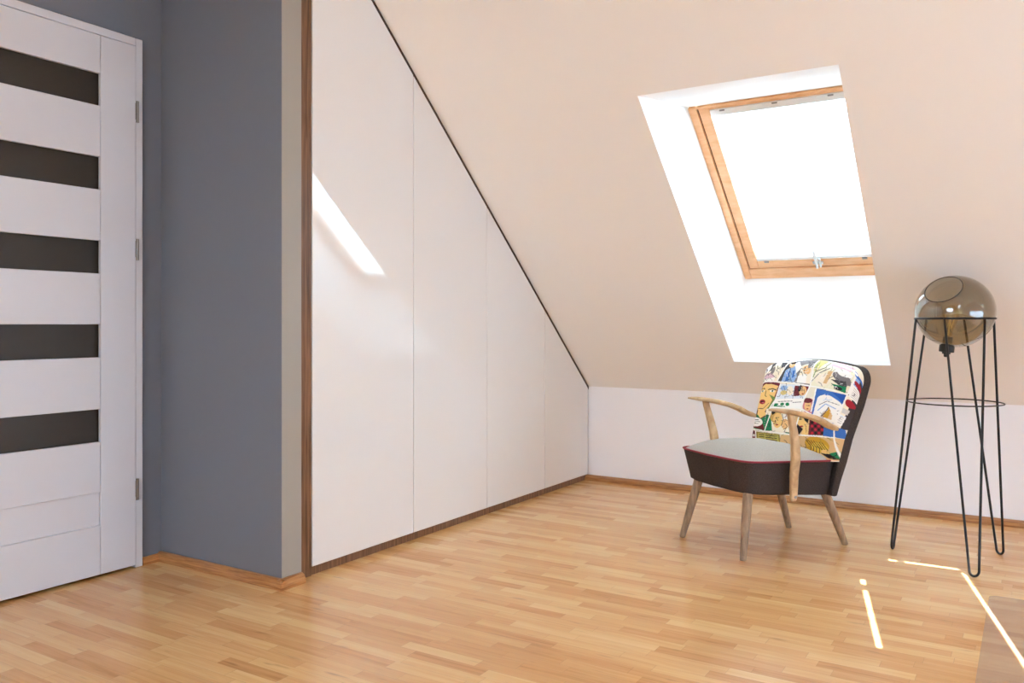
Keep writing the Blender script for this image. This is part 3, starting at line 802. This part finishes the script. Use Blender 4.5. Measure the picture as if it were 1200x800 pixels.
# armrests: shaped paddle on a bent post
def loft(bm, secs):
    """secs: (centre, width axis, thickness axis, half width, half thickness)"""
    n = 16
    rings = []
    for c, wv_, tv, hw, ht in secs:
        R_ = []
        for k in range(n):
            t = 2 * PI * k / n
            cx, sx_ = math.cos(t), math.sin(t)
            e = .6
            R_.append(bm.verts.new(c + wv_ * (math.copysign(abs(cx) ** e, cx) * hw) + tv * (math.copysign(abs(sx_) ** e, sx_) * ht)))
        rings.append(R_)
    ring_faces(bm, rings)
for sd in (1, -1):
    arm = empty('armrest'); arm.parent = chair
    bc = .285 * sd - .008
    bx = L(0, 1, 0)
    da = .036 if sd > 0 else .008
    dp = .018 if sd > 0 else .012
    bm = bmesh.new()
    secs = []
    path = [(.185, .618, .004, .003, .006), (.165, .617, .014, .006, .004), (.13, .613, .024, .009, .0), (.08, .606, .030, .0105, 0), (.02, .594, .030, .011, 0), (-.05, .577, .027, .0115, -.002), (-.11, .558, .023, .012, -.004), (-.16, .541, .019, .0125, -.006), (-.20, .529, .014, .012, -.009), (-.225, .521, .008, .008, -.010)]
    for i, (a_, z_, hw, ht, db) in enumerate(path):
        a2, z2 = path[min(i + 1, len(path) - 1)][:2]; a1, z1 = path[max(i - 1, 0)][:2]
        d = L(a2, 0, z2) - L(a1, 0, z1); d.normalize(); a_ = a_ + da + (.034 * smoothstep((-.06 - a_) / .14))
        up_ = d.cross(bx); 
        if up_.z < 0: up_ = -up_
        secs.append((L(a_, bc + db * sd, z_), bx, up_, hw, ht))
    loft(bm, secs)
    link('arm_paddle', bm, M_arm, arm, smooth=True)
    bm = bmesh.new()
    secs = []
    bs = .262
    for a_, z_, hw, ht, b_ in [(.088, .602, .012, .014, .285), (.082, .575, .012, .015, .284), (.066, .52, .0125, .0175, .280), (.052, .46, .013, .020, .274), (.046, .40, .0125, .021, .268), (.048, .34, .011, .020, .262), (.054, .28, .009, .019, .254), (.058, .245, .008, .017, .2505), (.059, .232, .007, .011, .2495)]:
        secs.append((L(a_ + dp * smoothstep((z_ - .24) / .1), b_ * sd - .008, z_), bx, L(1, 0, 0), hw, ht))
    loft(bm, secs)
    link('arm_post', bm, M_arm, arm, smooth=True)
    bm = bmesh.new()
    c = L(.056, .258 * sd - .008, .25)
    tube(bm, [c, c + bx * (.004 * sd)], .006, 12)
    link('bolt', bm, M_steel, arm)

# ------------------------------------------------------------------ floor lamp
LC = Vector((-.27, 3.84, 0))
lamp = empty('floor_lamp', 'black wire tripod floor lamp with smoked glass globe beside the armchair', 'floor lamp', LC)
yaw = math.radians(31.98)
camR = Vector((math.cos(yaw), math.sin(yaw), 0)); camN = Vector((math.sin(yaw), -math.cos(yaw), 0))   # picture right, towards camera
def LP(th, r, z): return (camR * math.cos(th) + camN * math.sin(th)) * r + Vector((0, 0, z))
RZ, RR = .984, .146
def circ(r, z, rad, name):
    bm = bmesh.new()
    tube(bm, [LP(2 * PI * k / 72, r, z) for k in range(72)], rad, 8, loop=True)
    return link(name, bm, M_black, lamp, smooth=True)
circ(RR, RZ, .0042, 'upper_ring')
circ(.177, .643, .0026, 'lower_ring')
for mid in (102, 222, 342):
    m = math.radians(mid)
    radial = LP(m, 1, 0); tang = LP(m + PI / 2, 1, 0)
    foot = radial * .240
    A = LP(m - PI / 6, RR, RZ); B = LP(m + PI / 6, RR, RZ)
    hw = .017
    rad_u = .0048
    pts = []
    zb_ = .024
    P1 = foot - tang * hw + Vector((0, 0, zb_)); P2 = foot + tang * hw + Vector((0, 0, zb_))
    pts.append(A); 
    for k in range(1, 8): pts.append(A.lerp(P1, k / 8))
    for k in range(0, 13):
        t = PI * k / 12
        pts.append(foot - tang * (hw * math.cos(t)) + Vector((0, 0, zb_ - (zb_ - rad_u) * math.sin(t))))
    for k in range(1, 8): pts.append(P2.lerp(B, k / 8))
    pts.append(B)
    bm = bmesh.new(); tube(bm, pts, rad_u, 8)
    link('hairpin_leg', bm, M_black, lamp, smooth=True)
# globe: slightly flattened glass bubble with an opening in its upper front
GC = Vector((0, 0, 1.013)); GX, GZ = .149, .147
toC = Vector((-LC.x, -LC.y, 0)).normalized(); toR = Vector((-toC.y, toC.x, 0))      # towards / across the view of someone at the door
hd = (toR * -.29 + Vector((0, 0, .66)) + toC * .66).normalized()
ux = hd.orthogonal().normalized(); uy = hd.cross(ux)
bm = bmesh.new()
rings = []
th0 = math.radians(28.5)
NT = 56
for i in range(NT + 1):
    th = lerp(th0, PI, i / NT)
    if i == NT:
        rings.append([bm.verts.new(Vector((-hd.x * GX, -hd.y * GX, -hd.z * GZ)) + GC)]); break
    R_ = []
    for k in range(72):
        ph = 2 * PI * k / 72
        d = hd * math.cos(th) + (ux * math.cos(ph) + uy * math.sin(ph)) * math.sin(th)
        R_.append(bm.verts.new(Vector((d.x * GX, d.y * GX, d.z * GZ)) + GC))
    rings.append(R_)
for A, B in zip(rings, rings[1:]):
    for k in range(72):
        if len(B) == 1: bm.faces.new((A[k], A[(k + 1) % 72], B[0]))
        else: bm.faces.new((A[k], A[(k + 1) % 72], B[(k + 1) % 72], B[k]))
shade = link('glass_globe', bm, M_smoke, lamp, smooth=True)
bm = bmesh.new()
rim = []
for k in range(72):
    ph = 2 * PI * k / 72
    d = hd * math.cos(th0) + (ux * math.cos(ph) + uy * math.sin(ph)) * math.sin(th0)
    rim.append(Vector((d.x * GX, d.y * GX, d.z * GZ)) + GC)
tube(bm, rim, .0019, 6, loop=True)
link('rim', bm, plain('dark_glass_rim', srgb(34, 26, 20), .3), shade, smooth=True)
# socket below the globe, bulb inside
sc = toR * -.027
tilt = (toR * .10 + Vector((0, 0, 1))).normalized()
def along(t): return sc + Vector((0, 0, .872)) + tilt * (t - .872)
bm = bmesh.new()
def lathe_along(bm, prof, n=28):
    ax = tilt; u_ = ax.orthogonal().normalized(); v_ = ax.cross(u_)
    rings = []
    for r, t in prof:
        c = along(t)
        rings.append([bm.verts.new(c + (u_ * math.cos(2 * PI * k / n) + v_ * math.sin(2 * PI * k / n)) * max(r, 1e-4)) for k in range(n)])
    ring_faces(bm, rings)
lathe_along(bm, [(.004, .826), (.008, .827), (.0095, .838), (.0155, .839), (.016, .846), (.028, .847), (.0285, .850), (.0285, .877), (.027, .880), (.019, .881), (.018, .908), (.017, .909)])
link('socket', bm, M_black, lamp, smooth=False)
bm = bmesh.new()
lathe_along(bm, [(.0125, .9095), (.0135, .925), (.016, .94), (.022, .96), (.0285, .98), (.0315, .998), (.030, 1.012), (.024, 1.026), (.013, 1.036), (.004, 1.040), (.0005, 1.0405)])
bulb = link('bulb', bm, M_bulbg, lamp, smooth=True)
bm = bmesh.new()
u_ = tilt.orthogonal().normalized(); v_ = tilt.cross(u_)
zig = []
for k in range(9):
    ph = 2 * PI * k / 8
    zig.append(along(1.0 if k % 2 else .945) + (u_ * math.cos(ph) + v_ * math.sin(ph)) * (.019 if k % 2 else .011))
tube(bm, zig, .0009, 6)
tube(bm, [along(.915), along(.985)], .003, 8)
link('filament', bm, M_fil, bulb)

# ------------------------------------------------------------------ chair mat
mat_ = empty('chair_mat', 'translucent grey plastic chair mat on the wooden floor', 'floor mat', (-.13, 2.2, 0))
bm = bmesh.new()
mw, mh, r = 1.2, 1.20, .03
pts = []
for cx, cy, t0 in ((mw - r, mh - r, 0), (r, mh - r, PI / 2), (r, r, PI), (mw - r, r, 3 * PI / 2)):
    for k in range(7):
        t = t0 + PI / 2 * k / 6; pts.append((cx + r * math.cos(t), cy + r * math.sin(t)))
prism(bm, pts, 'z', 0.0004, .0026)
bm.normal_update()
a = N('frosted_vinyl')
tr = a.n('ShaderNodeBsdfTransparent'); tr.inputs['Color'].default_value = (.97, .96, .95, 1)
df = a.n('ShaderNodeBsdfPrincipled'); df.inputs['Base Color'].default_value = c4(srgb(190, 174, 160)); df.inputs['Roughness'].default_value = .45
mx = a.n('ShaderNodeMixShader'); mx.inputs[0].default_value = .34
a.l(tr.outputs[0], mx.inputs[1]); a.l(df.outputs[0], mx.inputs[2]); a.surf(mx.outputs[0])
cl = N('clear_vinyl'); ct = cl.n('ShaderNodeBsdfTransparent'); cl.surf(ct.outputs[0])
sheet = link('sheet', bm, [a.m, cl.m], mat_)
for p_ in sheet.data.polygons:
    if p_.normal.z < -.5: p_.material_index = 1        # underside lies on the floor

# ------------------------------------------------------------------ light
wd = bpy.data.worlds.new('sky'); S.world = wd; wd.use_nodes = True
nt = wd.node_tree
bg = nt.nodes['Background']; bg.inputs[0].default_value = (.66, .965, 1.36, 1); bg.inputs[1].default_value = 7.6
sl = bpy.data.lights.new('sun', 'SUN'); sl.energy = 26.0; sl.angle = math.radians(.12); sl.color = (.97, .99, 1.0)
so = bpy.data.objects.new('sun', sl); COL.objects.link(so); so.location = (3, -6, 6)
so.rotation_euler = SUN.to_track_quat('-Z', 'Y').to_euler()
def portal(c, direction, w, h):
    d = bpy.data.lights.new('sky_portal', 'AREA'); d.shape = 'RECTANGLE'; d.size = w; d.size_y = h
    d.cycles.is_portal = True
    ob = bpy.data.objects.new('sky_portal', d); COL.objects.link(ob); ob.location = c
    ob.rotation_euler = direction.to_track_quat('-Z', 'Y').to_euler()
cen = WB + e1 * (WX1 - WX0) / 2 + e2 / 2
portal(cen - wn * .12, wn, WX1 - WX0, e2.length)
portal(Vector((XR + .12, (RW[0] + RW[1]) / 2, (RW[2] + RW[3]) / 2)), Vector((-1, 0, 0)), RW[1] - RW[0], RW[3] - RW[2])
for x0, x1, ya, yt in REAR:
    c = (Vector(bp(x0, ya)) + Vector(bp(x1, yt))) / 2
    up = (Vector(bp(x0, yt)) - Vector(bp(x0, ya))); n = up.cross(Vector((1, 0, 0)))
    if n.z > 0: n = -n
    n.normalize()
    portal(c - n * .06, n, x1 - x0, up.length)

# ------------------------------------------------------------------ camera
cam = bpy.data.cameras.new('camera'); co = bpy.data.objects.new('camera', cam); COL.objects.link(co)
co.location = (0, 0, .96); co.rotation_euler = (PI / 2, 0, yaw)
cam.sensor_width = 36; cam.lens = 977 / 1200 * 36; cam.shift_y = -20 / 1200; cam.clip_start = .02
S.camera = co
S.view_settings.view_transform = 'Standard'; S.view_settings.look = 'None'
S.view_settings.exposure = 1.35; S.view_settings.gamma = 1; S.view_settings.use_curve_mapping = False
S.cycles.use_denoising = True
S.cycles.max_bounces = 16; S.cycles.diffuse_bounces = 10; S.cycles.glossy_bounces = 6; S.cycles.transparent_max_bounces = 24; S.cycles.transmission_bounces = 8
S.cycles.caustics_reflective = False
S.cycles.sample_clamp_indirect = 8
